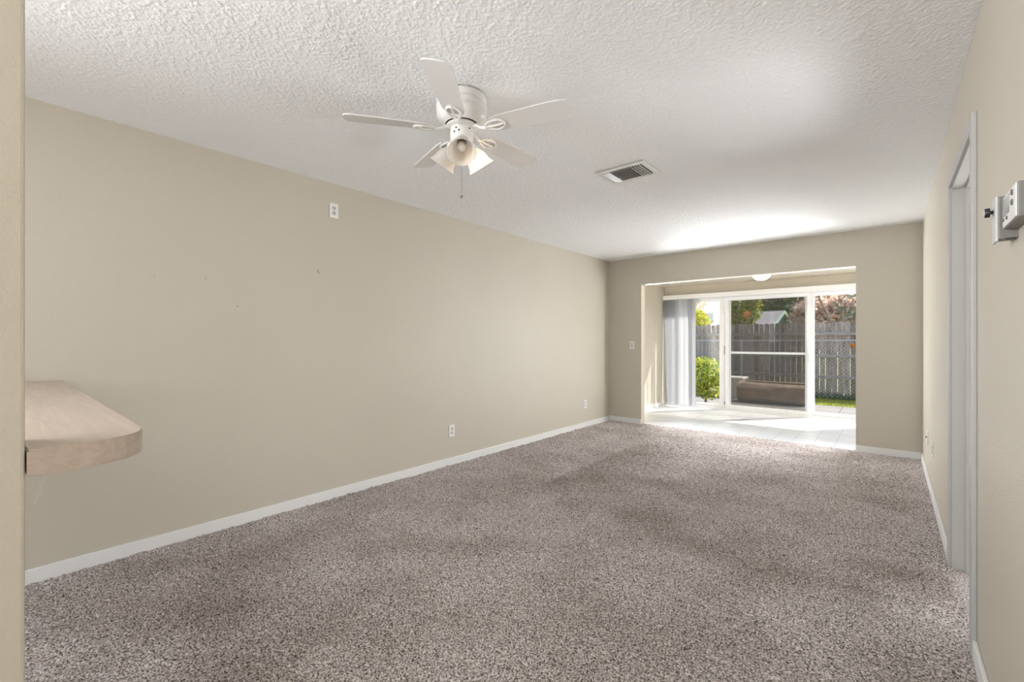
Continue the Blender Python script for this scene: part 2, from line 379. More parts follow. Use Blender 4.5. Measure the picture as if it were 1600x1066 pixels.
SWATHS = [(-2.22, 3.1, -2.22, 4.85, 0.55, 0.36), (-1.40, 2.9, -1.37, 4.2, 0.35, 0.14)]
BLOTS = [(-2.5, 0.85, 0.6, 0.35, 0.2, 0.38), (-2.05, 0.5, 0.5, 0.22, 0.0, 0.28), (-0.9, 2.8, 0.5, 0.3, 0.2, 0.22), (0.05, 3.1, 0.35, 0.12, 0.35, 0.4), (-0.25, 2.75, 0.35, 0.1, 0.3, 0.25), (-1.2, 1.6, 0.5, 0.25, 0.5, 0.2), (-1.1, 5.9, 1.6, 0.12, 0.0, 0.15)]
carpet()
struct('floor_kitchen', B((XL, XR, BACK, 0.0, -0.1, 0.004)), 'carpet', 'floor behind the viewer', 'floor')
struct('floor_slab', B((XL, XR, 0.0, 6.19, -0.1, -0.02)), 'concrete', 'slab under the carpet', 'floor')
struct('floor_sunroom', B((XL, XR, 6.2, YW + 0.03, -0.1, 0.003)), 'tile', 'white square tiles on the sunroom floor', 'floor')

# baseboards
def bb(name, segs, label):
    bm = bmesh.new()
    for s in segs: box(bm, *s, 0.0, 0.078, bev=0.004)
    struct(name, bm, 'trim', label, 'baseboard')
bt = 0.014
bb('baseboard_left', [(XL, XL + bt, 0.05, YF)], 'white baseboard along the left wall')
bb('baseboard_far', [(XL + bt, OL, YF - bt, YF), (OR, XR - bt, YF - bt, YF)], 'white baseboards on the far wall beside the opening')
bb('baseboard_right', [(XR - bt, XR, BACK + 0.1, DY0 - 0.062), (XR - bt, XR, DY1 + 0.062, YF)], 'white baseboards along the right wall')
bb('baseboard_sunroom', [(XL, XL + bt, YF + TW, YW - 0.12)], 'white baseboard on the sunroom side wall')

# nail holes and chips left in the wall
for i, (y, z, r) in enumerate([(1.61, 1.741, .006), (1.066, 1.448, .004), (0.629, 1.599, .003), (0.885, 1.611, .003), (3.566, 1.966, .004), (3.878, 2.017, .003), (4.198, 2.078, .004), (4.88, 1.943, .003)]):
    bm = bmesh.new()
    if i == 0:
        tube(bm, [(XL + .001, y - .004, z - .012), (XL + .001, y + .008, z - .006), (XL + .001, y + .004, z), (XL + .001, y - .010, z + .004), (XL + .001, y - .008, z + .014), (XL + .001, y + .006, z + .014)], .0022, 5)
    else:
        bmesh.ops.create_uvsphere(bm, u_segments=8, v_segments=5, radius=r, matrix=Matrix.Translation((XL, y, z)) @ Matrix.Diagonal((0.3, 1, 1, 1)))
    obj('nail_hole', bm, 'greymetal', wl)

# ------------------------------------------------------------------ sliding doors (door_1)
d1 = thing('door_1', (0, 0, 0), 'white framed sliding glass doors at the end of the sunroom', 'sliding door', None, 'structure')
y0, y1 = YW, YW + 0.11
bm = B((XL, XR, y0, y1, 0.0, 0.035), (XL, XR, y0, y1, 1.985, 2.03), (XL, XL + 0.04, y0, y1, 0.035, 1.985), (XR - 0.04, XR, y0, y1, 0.035, 1.985), (XL, XR, y0 - 0.012, y0, 0.0, 0.018))
obj('outer_frame', bm, 'vinyl', d1)
def panel(name, x0, x1, yy, st, mid=None, bot=0.06):
    bm = B((x0, x0 + st, yy, yy + 0.032, 0.036, 1.984), (x1 - st, x1, yy, yy + 0.032, 0.036, 1.984), (x0 + st, x1 - st, yy, yy + 0.032, 0.036, 0.036 + bot), (x0 + st, x1 - st, yy, yy + 0.032, 1.984 - 0.05, 1.984))
    if mid: box(bm, x0 + st, x1 - st, yy + 0.004, yy + 0.028, mid - 0.018, mid + 0.018)
    return obj(name, bm, 'vinyl', d1)
def pane(name, x0, x1, yy, z0, z1, m, par):
    return obj(name, B((x0, x1, yy, yy + 0.004, z0, z1)), m, par)
p = panel('glass_panel', XL + 0.04, -2.245, YW + 0.072, 0.085); pane('glass_pane', XL + 0.125, -2.33, YW + 0.086, 0.095, 1.934, 'glass', p)
p = panel('glass_panel', -0.99, XR - 0.04, YW + 0.072, 0.075); pane('glass_pane', -0.915, XR - 0.115, YW + 0.086, 0.095, 1.934, 'glass', p)
# middle: sliding glass with the insect screen behind it
p = panel('glass_panel', -2.225, -0.955, YW + 0.034, 0.05); pane('glass_pane', -2.175, -1.005, YW + 0.048, 0.095, 1.934, 'glass', p)
s = panel('screen_panel', -2.215, -0.985, YW + 0.115, 0.06, mid=1.015, bot=0.05)
pane('screen_mesh', -2.155, -1.045, YW + 0.129, 0.086, 1.934, 'screen', s)
hb = bmesh.new(); box(hb, -0.985, -0.962, YW + 0.0, YW + 0.034, 0.86, 1.02, bev=0.006); obj('door_handle', hb, 'white', d1)
hb = bmesh.new(); box(hb, -2.243, -2.228, YW + 0.035, YW + 0.055, 0.98, 1.14, bev=0.003); box(hb, -2.243, -2.228, YW + 0.035, YW + 0.055, 0.10, 0.15, bev=0.003); obj('latch', hb, 'greymetal', d1)
# valance and vertical blind
vb = thing('vertical_blind', (XL, YW - 0.09, 0), 'white vertical blind gathered at the left end of the sliding doors', 'blind')
bm = bmesh.new(); box(bm, 0.005, XR - XL - 0.005, -0.045, 0.03, 1.992, 2.072, bev=0.004); obj('valance', bm, 'vinyl', vb)
vx = [(0.03, 80), (0.065, 70), (0.10, 84), (0.135, 78), (0.17, 86), (0.20, 76), (0.235, 66), (0.27, 50), (0.335, 10), (0.417, 14), (0.485, 58), (0.53, 50), (0.57, 70)]
for i, (dx, ang) in enumerate(vx):
    bm = bmesh.new(); w = 0.089; n = 6; a = math.radians(ang); zs = [0.04, 0.5, 1.0, 1.5, 1.99]
    lean = 0.05 if i == 0 else (0.02 if i == 10 else 0)
    rows = []
    for z in zs:
        row = []
        for k in range(n + 1):
            t = k / n - 0.5; u = t * w; v = 0.007 * (1 - 4 * t * t)
            row.append(bm.verts.new((dx + lean * (1.99 - z) / 1.95 + u * math.cos(a) - v * math.sin(a), u * math.sin(a) + v * math.cos(a), z)))
        rows.append(row)
    for r0, r1 in zip(rows, rows[1:]):
        for k in range(n): bm.faces.new((r0[k], r0[k + 1], r1[k + 1], r1[k]))
    bmesh.ops.solidify(bm, geom=bm.faces[:], thickness=0.0012)
    obj('vane', bm, 'vane', vb, smooth=True)
# sunroom ceiling light
dl = thing('ceiling_light', (-1.43, 7.3, AH), 'small white dome light on the sunroom ceiling', 'ceiling light')
bm = bmesh.new(); lathe(bm, [(0.0, 0.0), (0.14, 0.0), (0.14, -0.02), (0.13, -0.022)], 32); obj('light_base', bm, 'white', dl, True)
bm = bmesh.new(); lathe(bm, [(0.128, -0.02), (0.12, -0.06), (0.10, -0.092), (0.07, -0.116), (0.035, -0.13), (0.002, -0.134)], 32); obj('glass_dome', bm, 'frost', dl, True)

lamp('sunroom_dome_bulb', 'POINT', (-1.43, 7.3, AH - 0.075), (0, 0, -1), POWER['dome'], (1, 0.96, 0.9), shadow_soft_size=0.02)

# ------------------------------------------------------------------ doorway in the right wall (door_2)
d2 = thing('door_2', (XR, (DY0 + DY1) / 2, 0), 'white cased doorway in the right wall', 'doorway', None, 'structure')
oy = (DY0 + DY1) / 2; hw = (DY1 - DY0) / 2
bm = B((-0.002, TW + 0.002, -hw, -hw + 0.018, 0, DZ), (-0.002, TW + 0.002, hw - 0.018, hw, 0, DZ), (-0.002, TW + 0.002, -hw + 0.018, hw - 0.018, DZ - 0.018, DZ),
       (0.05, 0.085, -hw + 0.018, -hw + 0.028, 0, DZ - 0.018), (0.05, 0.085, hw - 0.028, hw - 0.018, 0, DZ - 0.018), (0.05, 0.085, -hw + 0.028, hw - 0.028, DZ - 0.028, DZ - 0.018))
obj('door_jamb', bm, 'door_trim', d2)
cw = 0.058
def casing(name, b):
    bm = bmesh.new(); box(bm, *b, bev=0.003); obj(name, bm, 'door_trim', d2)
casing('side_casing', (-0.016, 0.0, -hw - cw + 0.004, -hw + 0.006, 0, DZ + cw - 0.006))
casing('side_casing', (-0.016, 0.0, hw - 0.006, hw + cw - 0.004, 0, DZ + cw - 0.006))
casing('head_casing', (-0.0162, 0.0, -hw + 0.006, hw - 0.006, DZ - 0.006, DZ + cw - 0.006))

# ------------------------------------------------------------------ outlets and switches
def plate_matrix(wall, a, z):
    # local x = along the wall (to the right when facing it), local y = out of the wall, local z = up
    if wall == 'left': return Matrix.Translation((XL, a, z)) @ Matrix.Rotation(-PI / 2, 4, 'Z')
    if wall == 'right': return Matrix.Translation((XR, a, z)) @ Matrix.Rotation(PI / 2, 4, 'Z')
    return Matrix.Translation((a, YF, z)) @ Matrix.Rotation(PI, 4, 'Z')
def outlet(wall, a, z, label, group='duplex outlets on the walls'):
    t = thing('wall_outlet', (0, 0, 0), label, 'outlet', group); t.matrix_world = plate_matrix(wall, a, z)
    bm = bmesh.new(); box(bm, -0.035, 0.035, 0, 0.006, -0.057, 0.057, bev=0.002); obj('cover_plate', bm, 'white', t)
    for s in (-1, 1):
        zc = s * 0.0195
        bm = bmesh.new(); pts = []
        for k in range(24):
            q = 2 * PI * k / 24; pts.append((0.0172 * math.cos(q), max(-0.0145, min(0.0145, 0.0172 * math.sin(q))) + zc))
        prism(bm, pts, 0.004, 0.0075, lambda p, q, h: (p, h, q)); r = obj('receptacle', bm, 'socket', t)
        bm = B((-0.0085, -0.0055, 0.007, 0.0082, zc - 0.001, zc + 0.009), (0.0055, 0.0085, 0.007, 0.0082, zc, zc + 0.008))
        lathe(bm, [(0.0001, 0), (0.003, 0), (0.003, 0.0008), (0.0001, 0.0008)], 8, Matrix.Translation((0, 0.0075, zc - 0.008)) @ Matrix.Rotation(-PI / 2, 4, 'X'))
        obj('slots', bm, 'dark', r)
    bm = bmesh.new(); lathe(bm, [(0.0001, 0.0018), (0.003, 0.0012), (0.0035, 0)], 10, Matrix.Translation((0, 0.006, 0)) @ Matrix.Rotation(-PI / 2, 4, 'X')); obj('screw', bm, 'lightgrey', t)
outlet('left', 1.734, 2.229, 'white duplex outlet high on the left wall near the ceiling')
outlet('left', 2.95, 0.338, 'white duplex outlet low in the middle of the left wall')
outlet('left', 5.463, 0.328, 'white duplex outlet low on the left wall close to the far corner')
outlet('right', 4.74, 0.378, 'white duplex outlet low on the right wall between doorway and cable plate')
sw = thing('light_switch', (0, 0, 0), 'white rocker light switch on the far wall left of the opening', 'switch'); sw.matrix_world = plate_matrix('far', -2.916, 1.158)
bm = bmesh.new(); box(bm, -0.035, 0.035, 0, 0.006, -0.057, 0.057, bev=0.002); obj('cover_plate', bm, 'white', sw)
bm = bmesh.new(); box(bm, -0.0165, 0.0165, 0.004, 0.0095, -0.033, 0.033, bev=0.0015); obj('rocker', bm, 'lightgrey', sw)
cp = thing('cable_plate', (0, 0, 0), 'white cable plate with a dark jack low on the right wall by the far corner', 'cable outlet'); cp.matrix_world = plate_matrix('right', 5.36, 0.372)
bm = bmesh.new(); box(bm, -0.035, 0.035, 0, 0.006, -0.057, 0.057, bev=0.002); obj('cover_plate', bm, 'white', cp)
bm = bmesh.new(); tube(bm, [(0, 0.005, 0), (0, 0.016, 0)], 0.006, 10); obj('jack', bm, 'dark', cp)

# ------------------------------------------------------------------ thermostat and control box
t = thing('thermostat', (XR, 1.63, 1.551), 'white thermostat with small display and buttons on right wall', 'thermostat')
bm = bmesh.new(); box(bm, -0.0285, 0.0, -0.083, 0.083, -0.041, 0.041, bev=0.003); obj('housing', bm, 'greymetal', t)
bm = bmesh.new(); prism(bm, [(-0.0275, -0.0805), (-0.030, -0.079), (-0.030, 0.079), (-0.0275, 0.0805)], -0.0385, 0.0385); obj('face_cover', bm, 'white', t)
bm = B((-0.0308, -0.0295, -0.005, 0.070, -0.012, 0.034)); obj('display', bm, 'lcd', t)
for (yy, zz, r) in [(-0.041, 0.026, .0075), (-0.041, 0.002, .0075), (0.062, -0.020, .005), (0.021, -0.022, .005)]:
    bm = bmesh.new(); lathe(bm, [(0.0001, 0.003), (r * 0.8, 0.003), (r, 0.0015), (r, -0.001)], 14, Matrix.Translation((-0.030, yy, zz)) @ Matrix.Rotation(-PI / 2, 4, 'Y')); obj('button', bm, 'grey', t, True)
c = thing('control_box', (XR, 1.752, 1.545), 'grey metal wall control with a black knob behind the thermostat', 'control')
bm = bmesh.new(); box(bm, -0.036, 0.0, -0.026, 0.022, -0.056, 0.056, bev=0.002); obj('box', bm, 'greymetal', c)
bm = bmesh.new(); box(bm, -0.041, -0.0355, -0.0262, 0.030, -0.062, 0.058, bev=0.0015); obj('front_plate', bm, 'lightgrey', c)
bm = bmesh.new(); RY = Matrix.Translation((-0.041, 0.004, 0.022)) @ Matrix.Rotation(-PI / 2, 4, 'Y')
lathe(bm, [(0.005, 0.0), (0.005, 0.006), (0.0125, 0.007), (0.0125, 0.015), (0.011, 0.017), (0.0001, 0.017)], 20, RY); kb = obj('knob', bm, 'black', c, True)
bm = bmesh.new(); lathe(bm, [(0.0095, 0.0165), (0.0095, 0.018), (0.0001, 0.018)], 20, RY); obj('knob_cap', bm, 'lightgrey', kb, True)
bm = B((-0.022, -0.004, -0.027, -0.015, -0.0575, -0.055)); obj('vent_slot', bm, 'dark', c)

# ------------------------------------------------------------------ bar counter and cord
bm = bmesh.new()
CT, CB = 1.016, 0.966
poly = [(-1.222, 0.046), (-1.224, 0.08), (-1.229, 0.11)]
for k in range(7):
    q = math.radians(12 + 78 * k / 6); poly.append((-1.345 + 0.112 * math.cos(q), 0.126 + 0.108 * math.sin(q)))
poly += [(XL, 0.252), (XL, -0.32), (-1.365, -0.32), (-1.365, 0.046)]
prism(bm, poly, CB, CT)
bmesh.ops.bevel(bm, geom=[e for e in bm.edges if abs(e.verts[0].co.z - e.verts[1].co.z) < 1e-4], offset=0.003, segments=2, affect='EDGES')
tag(obj('bar_counter', bm, 'counter', None), 'light wood bar counter with rounded corner by the partition wall', 'counter')
CORD = [(-1.27, 0.0713, 0.966), (-1.27, 0.0695, 0.949), (-1.27, 0.066, 0.932), (-1.27, 0.0617, 0.917), (-1.27, 0.0573, 0.904)]
bm = bmesh.new(); tube(bm, CORD, 0.0007, 6)
tag(obj('cord', bm, 'white', None, True), 'thin pale cord hanging under the bar counter', 'cord')

# ------------------------------------------------------------------ ceiling fan
FX, FY = -1.64, 1.54
fan = thing('ceiling_fan', (FX, FY, H), 'white five blade ceiling fan with three frosted glass lamp shades', 'ceiling fan')
bm = bmesh.new(); lathe(bm, [(0.0001, 0), (0.118, 0), (0.118, -0.005)], 48); obj('mounting_ring', bm, 'dark', fan, True)
prof = [(0.122, -0.004), (0.126, -0.008), (0.127, -0.030), (0.124, -0.034), (0.120, -0.038), (0.124, -0.042), (0.127, -0.047), (0.127, -0.066), (0.124, -0.070), (0.121, -0.073), (0.125, -0.078), (0.125, -0.090), (0.118, -0.108), (0.104, -0.124), (0.088, -0.134), (0.082, -0.136)]
bm = bmesh.new(); lathe(bm, prof, 56); obj('motor_housing', bm, 'enamel', fan, True)
bm = bmesh.new(); lathe(bm, [(0.086, -0.134), (0.0745, -0.139), (0.0745, -0.146), (0.0001, -0.146)], 40); obj('vent_gap', bm, 'dark', fan, True)
bm = bmesh.new(); lathe(bm, [(0.0745, -0.139), (0.078, -0.143), (0.078, -0.150), (0.064, -0.156), (0.0001, -0.156)], 40); obj('flywheel', bm, 'enamel', fan, True)
bm = bmesh.new(); lathe(bm, [(0.0001, -0.150), (0.056, -0.152), (0.058, -0.158), (0.058, -0.205), (0.054, -0.218), (0.042, -0.228), (0.030, -0.232), (0.030, -0.246), (0.014, -0.252), (0.0001, -0.253)], 40)
sh = obj('switch_housing', bm, 'enamel', fan, True)
for q, z in ((-1.25, -0.172), (-1.0, -0.186), (-1.42, -0.190), (-0.05, -0.17)):
    bm = bmesh.new(); bmesh.ops.create_uvsphere(bm, u_segments=8, v_segments=6, radius=0.0042, matrix=Matrix.Translation((0.0585 * math.cos(q), 0.0585 * math.sin(q), z))); obj('screw', bm, 'dark', sh, True)
PITCH = math.radians(-12)
for k in range(5):
    a = math.radians(18 + 72 * k); RZ = Matrix.Rotation(a, 4, 'Z')
    TB = RZ @ Matrix.Translation((0, 0, -0.160)) @ Matrix.Rotation(PITCH, 4, 'X')
    out = [(0.165, -0.040), (0.20, -0.052), (0.45, -0.064), (0.53, -0.064), (0.551, -0.056), (0.560, -0.035), (0.562, 0.0), (0.560, 0.035), (0.551, 0.056), (0.53, 0.064), (0.45, 0.064), (0.20, 0.052), (0.165, 0.040)]
    bm = bmesh.new(); prism(bm, out, -0.003, 0.003); bmesh.ops.transform(bm, matrix=TB, verts=bm.verts[:])
    bl = obj('blade', bm, 'blade', fan)
    bm = bmesh.new()
    tube(bm, [RZ @ Vector(p) for p in ((0.062, 0, -0.150), (0.085, 0, -0.152), (0.108, 0, -0.166), (0.135, 0, -0.172))], [0.011, 0.010, 0.009, 0.009], 8)
    ring = [TB @ Vector((0.185 + 0.050 * math.cos(q), 0.030 * math.sin(q) * (1.15 if math.cos(q) > 0 else 1), -0.0075)) for q in [2 * PI * j / 20 for j in range(20)]]
    tube(bm, ring + [ring[0]], 0.0065, 6, False)
    tube(bm, [TB @ Vector(p) for p in ((0.135, 0, -0.0075), (0.165, 0, -0.012), (0.20, 0, -0.012), (0.232, 0, -0.0075))], 0.006, 6)
    br = obj('blade_iron', bm, 'enamel', fan, True)
    for px, py in ((0.20, 0.032), (0.20, -0.032), (0.236, 0)):
        bm = bmesh.new(); bmesh.ops.create_uvsphere(bm, u_segments=8, v_segments=5, radius=0.0045, matrix=TB @ Matrix.Translation((px, py, -0.013)))
        obj('screw', bm, 'enamel', br, True)
for k, ang in enumerate((-43, 77, 197)):
    a = math.radians(ang); tilt = math.radians(52)
    d = Vector((math.cos(a) * math.cos(tilt), math.sin(a) * math.cos(tilt), -math.sin(tilt)))
    o0 = Vector((math.cos(a) * 0.040, math.sin(a) * 0.040, -0.222))
    MT = Matrix.Translation(o0) @ d.to_track_quat('Z', 'Y').to_matrix().to_4x4()
    bm = bmesh.new(); tube(bm, [Vector((math.cos(a) * 0.012, math.sin(a) * 0.012, -0.215)), o0, o0 + d * 0.012], 0.011, 10); arm = obj('lamp_arm', bm, 'enamel', fan, True)
    bm = bmesh.new(); lathe(bm, [(0.012, 0.006), (0.030, 0.012), (0.031, 0.030), (0.029, 0.030), (0.028, 0.014), (0.0001, 0.014)], 24, MT); fit = obj('shade_holder', bm, 'enamel', fan, True)
    bm = bmesh.new()
    lathe(bm, [(0.026, 0.020), (0.027, 0.032), (0.036, 0.045), (0.047, 0.062), (0.053, 0.080), (0.056, 0.098), (0.062, 0.114), (0.071, 0.126), (0.069, 0.1275), (0.060, 0.116), (0.0535, 0.099), (0.0505, 0.081), (0.0445, 0.063), (0.034, 0.047), (0.025, 0.034), (0.024, 0.020)], 36, MT)
    obj('lamp_shade', bm, 'frost', fan, True)
    bm = bmesh.new(); lathe(bm, [(0.0001, 0.015), (0.013, 0.016), (0.013, 0.040), (0.010, 0.042), (0.0001, 0.042)], 16, MT); obj('socket', bm, 'brass', fan, True)
    bm = bmesh.new(); lathe(bm, [(0.009, 0.042), (0.012, 0.050), (0.019, 0.062), (0.022, 0.076), (0.019, 0.090), (0.010, 0.098), (0.0001, 0.101)], 18, MT)
    obj('bulb', bm, 'bulb_on' if k == 1 else 'bulb_off', fan, True)
    if k == 1:
        L_ = lamp('fan_bulb_light', 'POINT', Vector((FX, FY, H)) + MT @ Vector((0, 0, 0.112)), (0, 0, -1), POWER['bulb'], (1, 0.72, 0.45), shadow_soft_size=0.015)
bm = bmesh.new(); tube(bm, [(0.012, -0.012, -0.25), (0.012, -0.012, -0.49)], 0.0012, 6); ch = obj('pull_chain', bm, 'greymetal', fan)
bm = bmesh.new(); lathe(bm, [(0.0001, -0.486), (0.004, -0.489), (0.008, -0.496), (0.0075, -0.503), (0.004, -0.508), (0.0001, -0.509)], 14, Matrix.Translation((0.012, -0.012, 0))); obj('chain_fob', bm, 'greymetal', ch, True)

# ------------------------------------------------------------------ ceiling air register
vx0, vx1, vy0, vy1 = -1.625, -1.262, 2.850, 3.130
v = thing('ceiling_vent', ((vx0 + vx1) / 2, (vy0 + vy1) / 2, H - 0.005), 'white three way air vent in the popcorn ceiling', 'vent')
hx, hy = (vx1 - vx0) / 2, (vy1 - vy0) / 2; fr = 0.034
bm = B((-hx, hx, -hy, -hy + fr, -0.008, 0), (-hx, hx, hy - fr, hy, -0.008, 0), (-hx, -hx + fr, -hy + fr, hy - fr, -0.008, 0), (hx - fr, hx, -hy + fr, hy - fr, -0.008, 0), bev=0.002); obj('frame', bm, 'white', v)
bm = B((-hx + fr, hx - fr, -hy + fr, hy - fr, -0.003, -0.002)); obj('duct', bm, 'dark', v)
def louvre(p0, p1, ang, w=0.022):
    p0, p1 = Vector(p0), Vector(p1); t_ = (p1 - p0).normalized(); n_ = Vector((0, 0, 1)).cross(t_)
    u = n_ * math.cos(ang) + Vector((0, 0, 1)) * math.sin(ang)
    bm = bmesh.new(); w2 = u * (w / 2); th = t_.cross(u) * 0.0006
    vs = [bm.verts.new(p + s * w2 + q * th) for p in (p0, p1) for s in (-1, 1) for q in (-1, 1)]
    for f in ((0, 1, 3, 2), (4, 6, 7, 5), (0, 4, 5, 1), (2, 3, 7, 6), (0, 2, 6, 4), (1, 5, 7, 3)): bm.faces.new([vs[i] for i in f])
    obj('louvre', bm, 'enamel', v)
zc = -0.0095
ix, iy = hx - fr, hy - fr
for i in range(3): louvre((-ix + 0.014 + 0.018 * i, -iy, zc), (-ix + 0.014 + 0.018 * i, iy, zc), math.radians(-51), 0.009)
for i in range(4): louvre((ix - 0.014 - 0.020 * i, -iy, zc), (ix - 0.014 - 0.020 * i, iy, zc), math.radians(76), 0.018)
for i in range(7): louvre((-ix + 0.062, -iy + 0.015 + 0.030 * i, zc), (ix - 0.086, -iy + 0.015 + 0.030 * i, zc), math.radians(40), 0.018)

# ------------------------------------------------------------------ outdoors
G = -0.10
struct('ground_patio', B((-8, 5, YW + 0.112, 9.45, G - 0.1, G), (-0.715, 5, 9.462, 11.10, G - 0.1, G), (-4.4, -0.727, 9.462, 11.10, G - 0.1, G), (-8, -4.412, 9.462, 11.10, G - 0.1, G), (-8, 5, 9.45, 9.462, G - 0.1, G - 0.01)), 'concrete', 'pale concrete patio slabs outside the sliding doors', 'patio')
struct('ground_lawn', B((-40, 40, 11.10, 90, G - 0.1, G - 0.012)), 'soil', 'lawn beyond the patio', 'lawn')
def grass(name, x0, x1, y0, y1, n, h, m, label):
    bm = bmesh.new()
    for i in range(n):
        x, y, a = random.uniform(x0, x1), random.uniform(y0, y1), random.uniform(0, PI); hh = h * random.uniform(0.5, 1.1); w = 0.006 + 0.1 * h * random.random()
        if -3.5 < x < -2.48 and 11.08 < y < 11.78: continue
        lx, ly = random.uniform(-.5, .5) * hh, random.uniform(-.12, .12) * hh
        c_, s_ = math.cos(a) * w, math.sin(a) * w
        bm.faces.new([bm.verts.new(p) for p in ((x - c_, y - s_, G - .012), (x + c_, y + s_, G - .012), (x + lx, y + ly, G + hh))])
    tag(obj(name, bm, m), label, 'grass' if m == 'grass' else 'weeds', None, 'stuff')
grass('grass', -4.6, 0.6, 11.11, 12.18, 11000, 0.05, 'grass', 'bright yellow green strip of grass along the patio')
grass('weeds', -4.6, 0.6, 12.34, 12.42, 1800, 0.17, 'l_green', 'dark green weeds along the foot of the fence')

FYY = 12.5
fe = thing('wooden_fence', (0, FYY, G), 'weathered grey wooden picket fence across the back yard', 'fence')
sec = 2.4; fx = -8.2; top = 1.75
while fx < 2.5:
    bm = bmesh.new(); x = fx; pc = 0.114
    for k in range(21):
        w = 0.101 + random.uniform(-.004, .003); dz = random.uniform(-.015, .015); ye = random.uniform(-.004, .004)
        c_ = 0.025
        prism(bm, [(x, 0.03), (x + w, 0.03), (x + w, top + dz - c_), (x + w - c_, top + dz), (x + c_, top + dz), (x, top + dz - c_)], ye, ye + 0.017, lambda p, q, h: (p, h, q)); x += pc
    obj('picket_panel', bm, 'fence', fe)
    for z in (0.46, 0.94, 1.45):
        bm = bmesh.new(); box(bm, fx, fx + 21 * pc, -0.046, -0.006, z, z + 0.072, bev=0.003); obj('rail', bm, 'rail', fe)
    fx += 21 * pc
# chain link fence in front of it
cl = thing('chain_link_fence', (0, 12.28, G), 'low galvanised chain link fence in front of the wooden fence', 'fence')
cx0, cx1, chh = -5.2, 1.6, 1.33
bm = bmesh.new(); tube(bm, [(cx0, 0, chh), (cx1, 0, chh)], 0.014, 8); obj('top_rail', bm, 'galv', cl, True)
for x in (-5.2, -2.85, 1.55):
    bm = bmesh.new(); tube(bm, [(x, 0, -.02), (x, 0, chh + .03)], 0.024, 10); obj('post', bm, 'galv', cl, True)
bm = bmesh.new(); sp = 0.085
n = int((cx1 - cx0 + chh) / sp)
for i in range(n):
    for s in (-1, 1):
        xa = cx0 + i * sp - (chh if s > 0 else 0); xb = xa + s * 0 + chh
        p0, p1 = (xa, 0.05), (xb, chh)
        lo, hi = max(cx0, xa), min(cx1, xb)
        if hi - lo < 0.03: continue
        za, zb = 0.05 + (lo - xa) * 0.96, 0.05 + (hi - xa) * 0.96
        if s < 0: za, zb = chh - (lo - xa) * 0.96, chh - (hi - xa) * 0.96
        tube(bm, [(lo, s * 0.002, za), (hi, s * 0.002, zb)], 0.0024, 4, False)
obj('wire_mesh', bm, 'galv', cl)

# rolled carpet, cream bench box
def roll():
    t = thing('carpet_roll', (-1.92, 10.78, G), 'large tan carpet roll lying on the patio behind the screen', 'carpet roll')
    bm = bmesh.new(); R = 0.235; L0 = 1.25
    seg = 40; nl = 26; rings = []
    for i in range(nl + 1):
        u = -L0 / 2 + L0 * i / nl; ring = []
        for k in range(seg):
            q = 2 * PI * k / seg; r = R * (1 + 0.035 * math.sin(5 * q + u * 2.3) * math.sin(2.1 * u + 1) + 0.02 * math.sin(9 * q - u * 3))
            z = R + r * math.sin(q) * 0.92; y = r * math.cos(q) * 1.10
            ring.append(bm.verts.new((u, y, max(0.0, z - 0.012))))
        rings.append(ring)
    for a, b in zip(rings, rings[1:]):
        for k in range(seg): bm.faces.new((a[k], a[(k + 1) % seg], b[(k + 1) % seg], b[k]))
    bm.faces.new(rings[0][::-1]); bm.faces.new(rings[-1])
    ro = obj('roll', bm, 'tan', t, True)
    bm = bmesh.new(); pts = []
    for j in range(90):
        q = j * 0.24; r = 0.03 + 0.19 * j / 90; pts.append((L0 / 2 + 0.002, r * math.cos(q) * 1.05, R - 0.012 + r * math.sin(q) * 0.9))
    tube(bm, pts, 0.004, 5); obj('spiral_edge', bm, 'bark', t)
    bm = bmesh.new(); prism(bm, [(-L0 / 2 + .15, 0), (L0 / 2, 0), (L0 / 2, .16), (-L0 / 2 + .15, .10)], R * 2 * .94 + 0.0, R * 2 * .94 + 0.012, lambda p, q, h: (p, q - 0.06, h)); obj('loose_edge', bm, 'tan', t)
    t.rotation_euler = (0, 0, math.radians(-2))
roll()
t = thing('storage_box', (-2.99, 11.42, G), 'cream outdoor box with a lid left of the carpet roll', 'box')
bm = bmesh.new(); box(bm, -0.40, 0.40, -0.24, 0.24, 0, 0.40, bev=0.01); obj('body', bm, 'cream', t)
bm = bmesh.new(); box(bm, -0.43, 0.43, -0.27, 0.27, 0.42, 0.48, bev=0.012); box(bm, -0.41, 0.41, -0.25, 0.25, 0.40, 0.42); obj('lid', bm, 'cream', t)

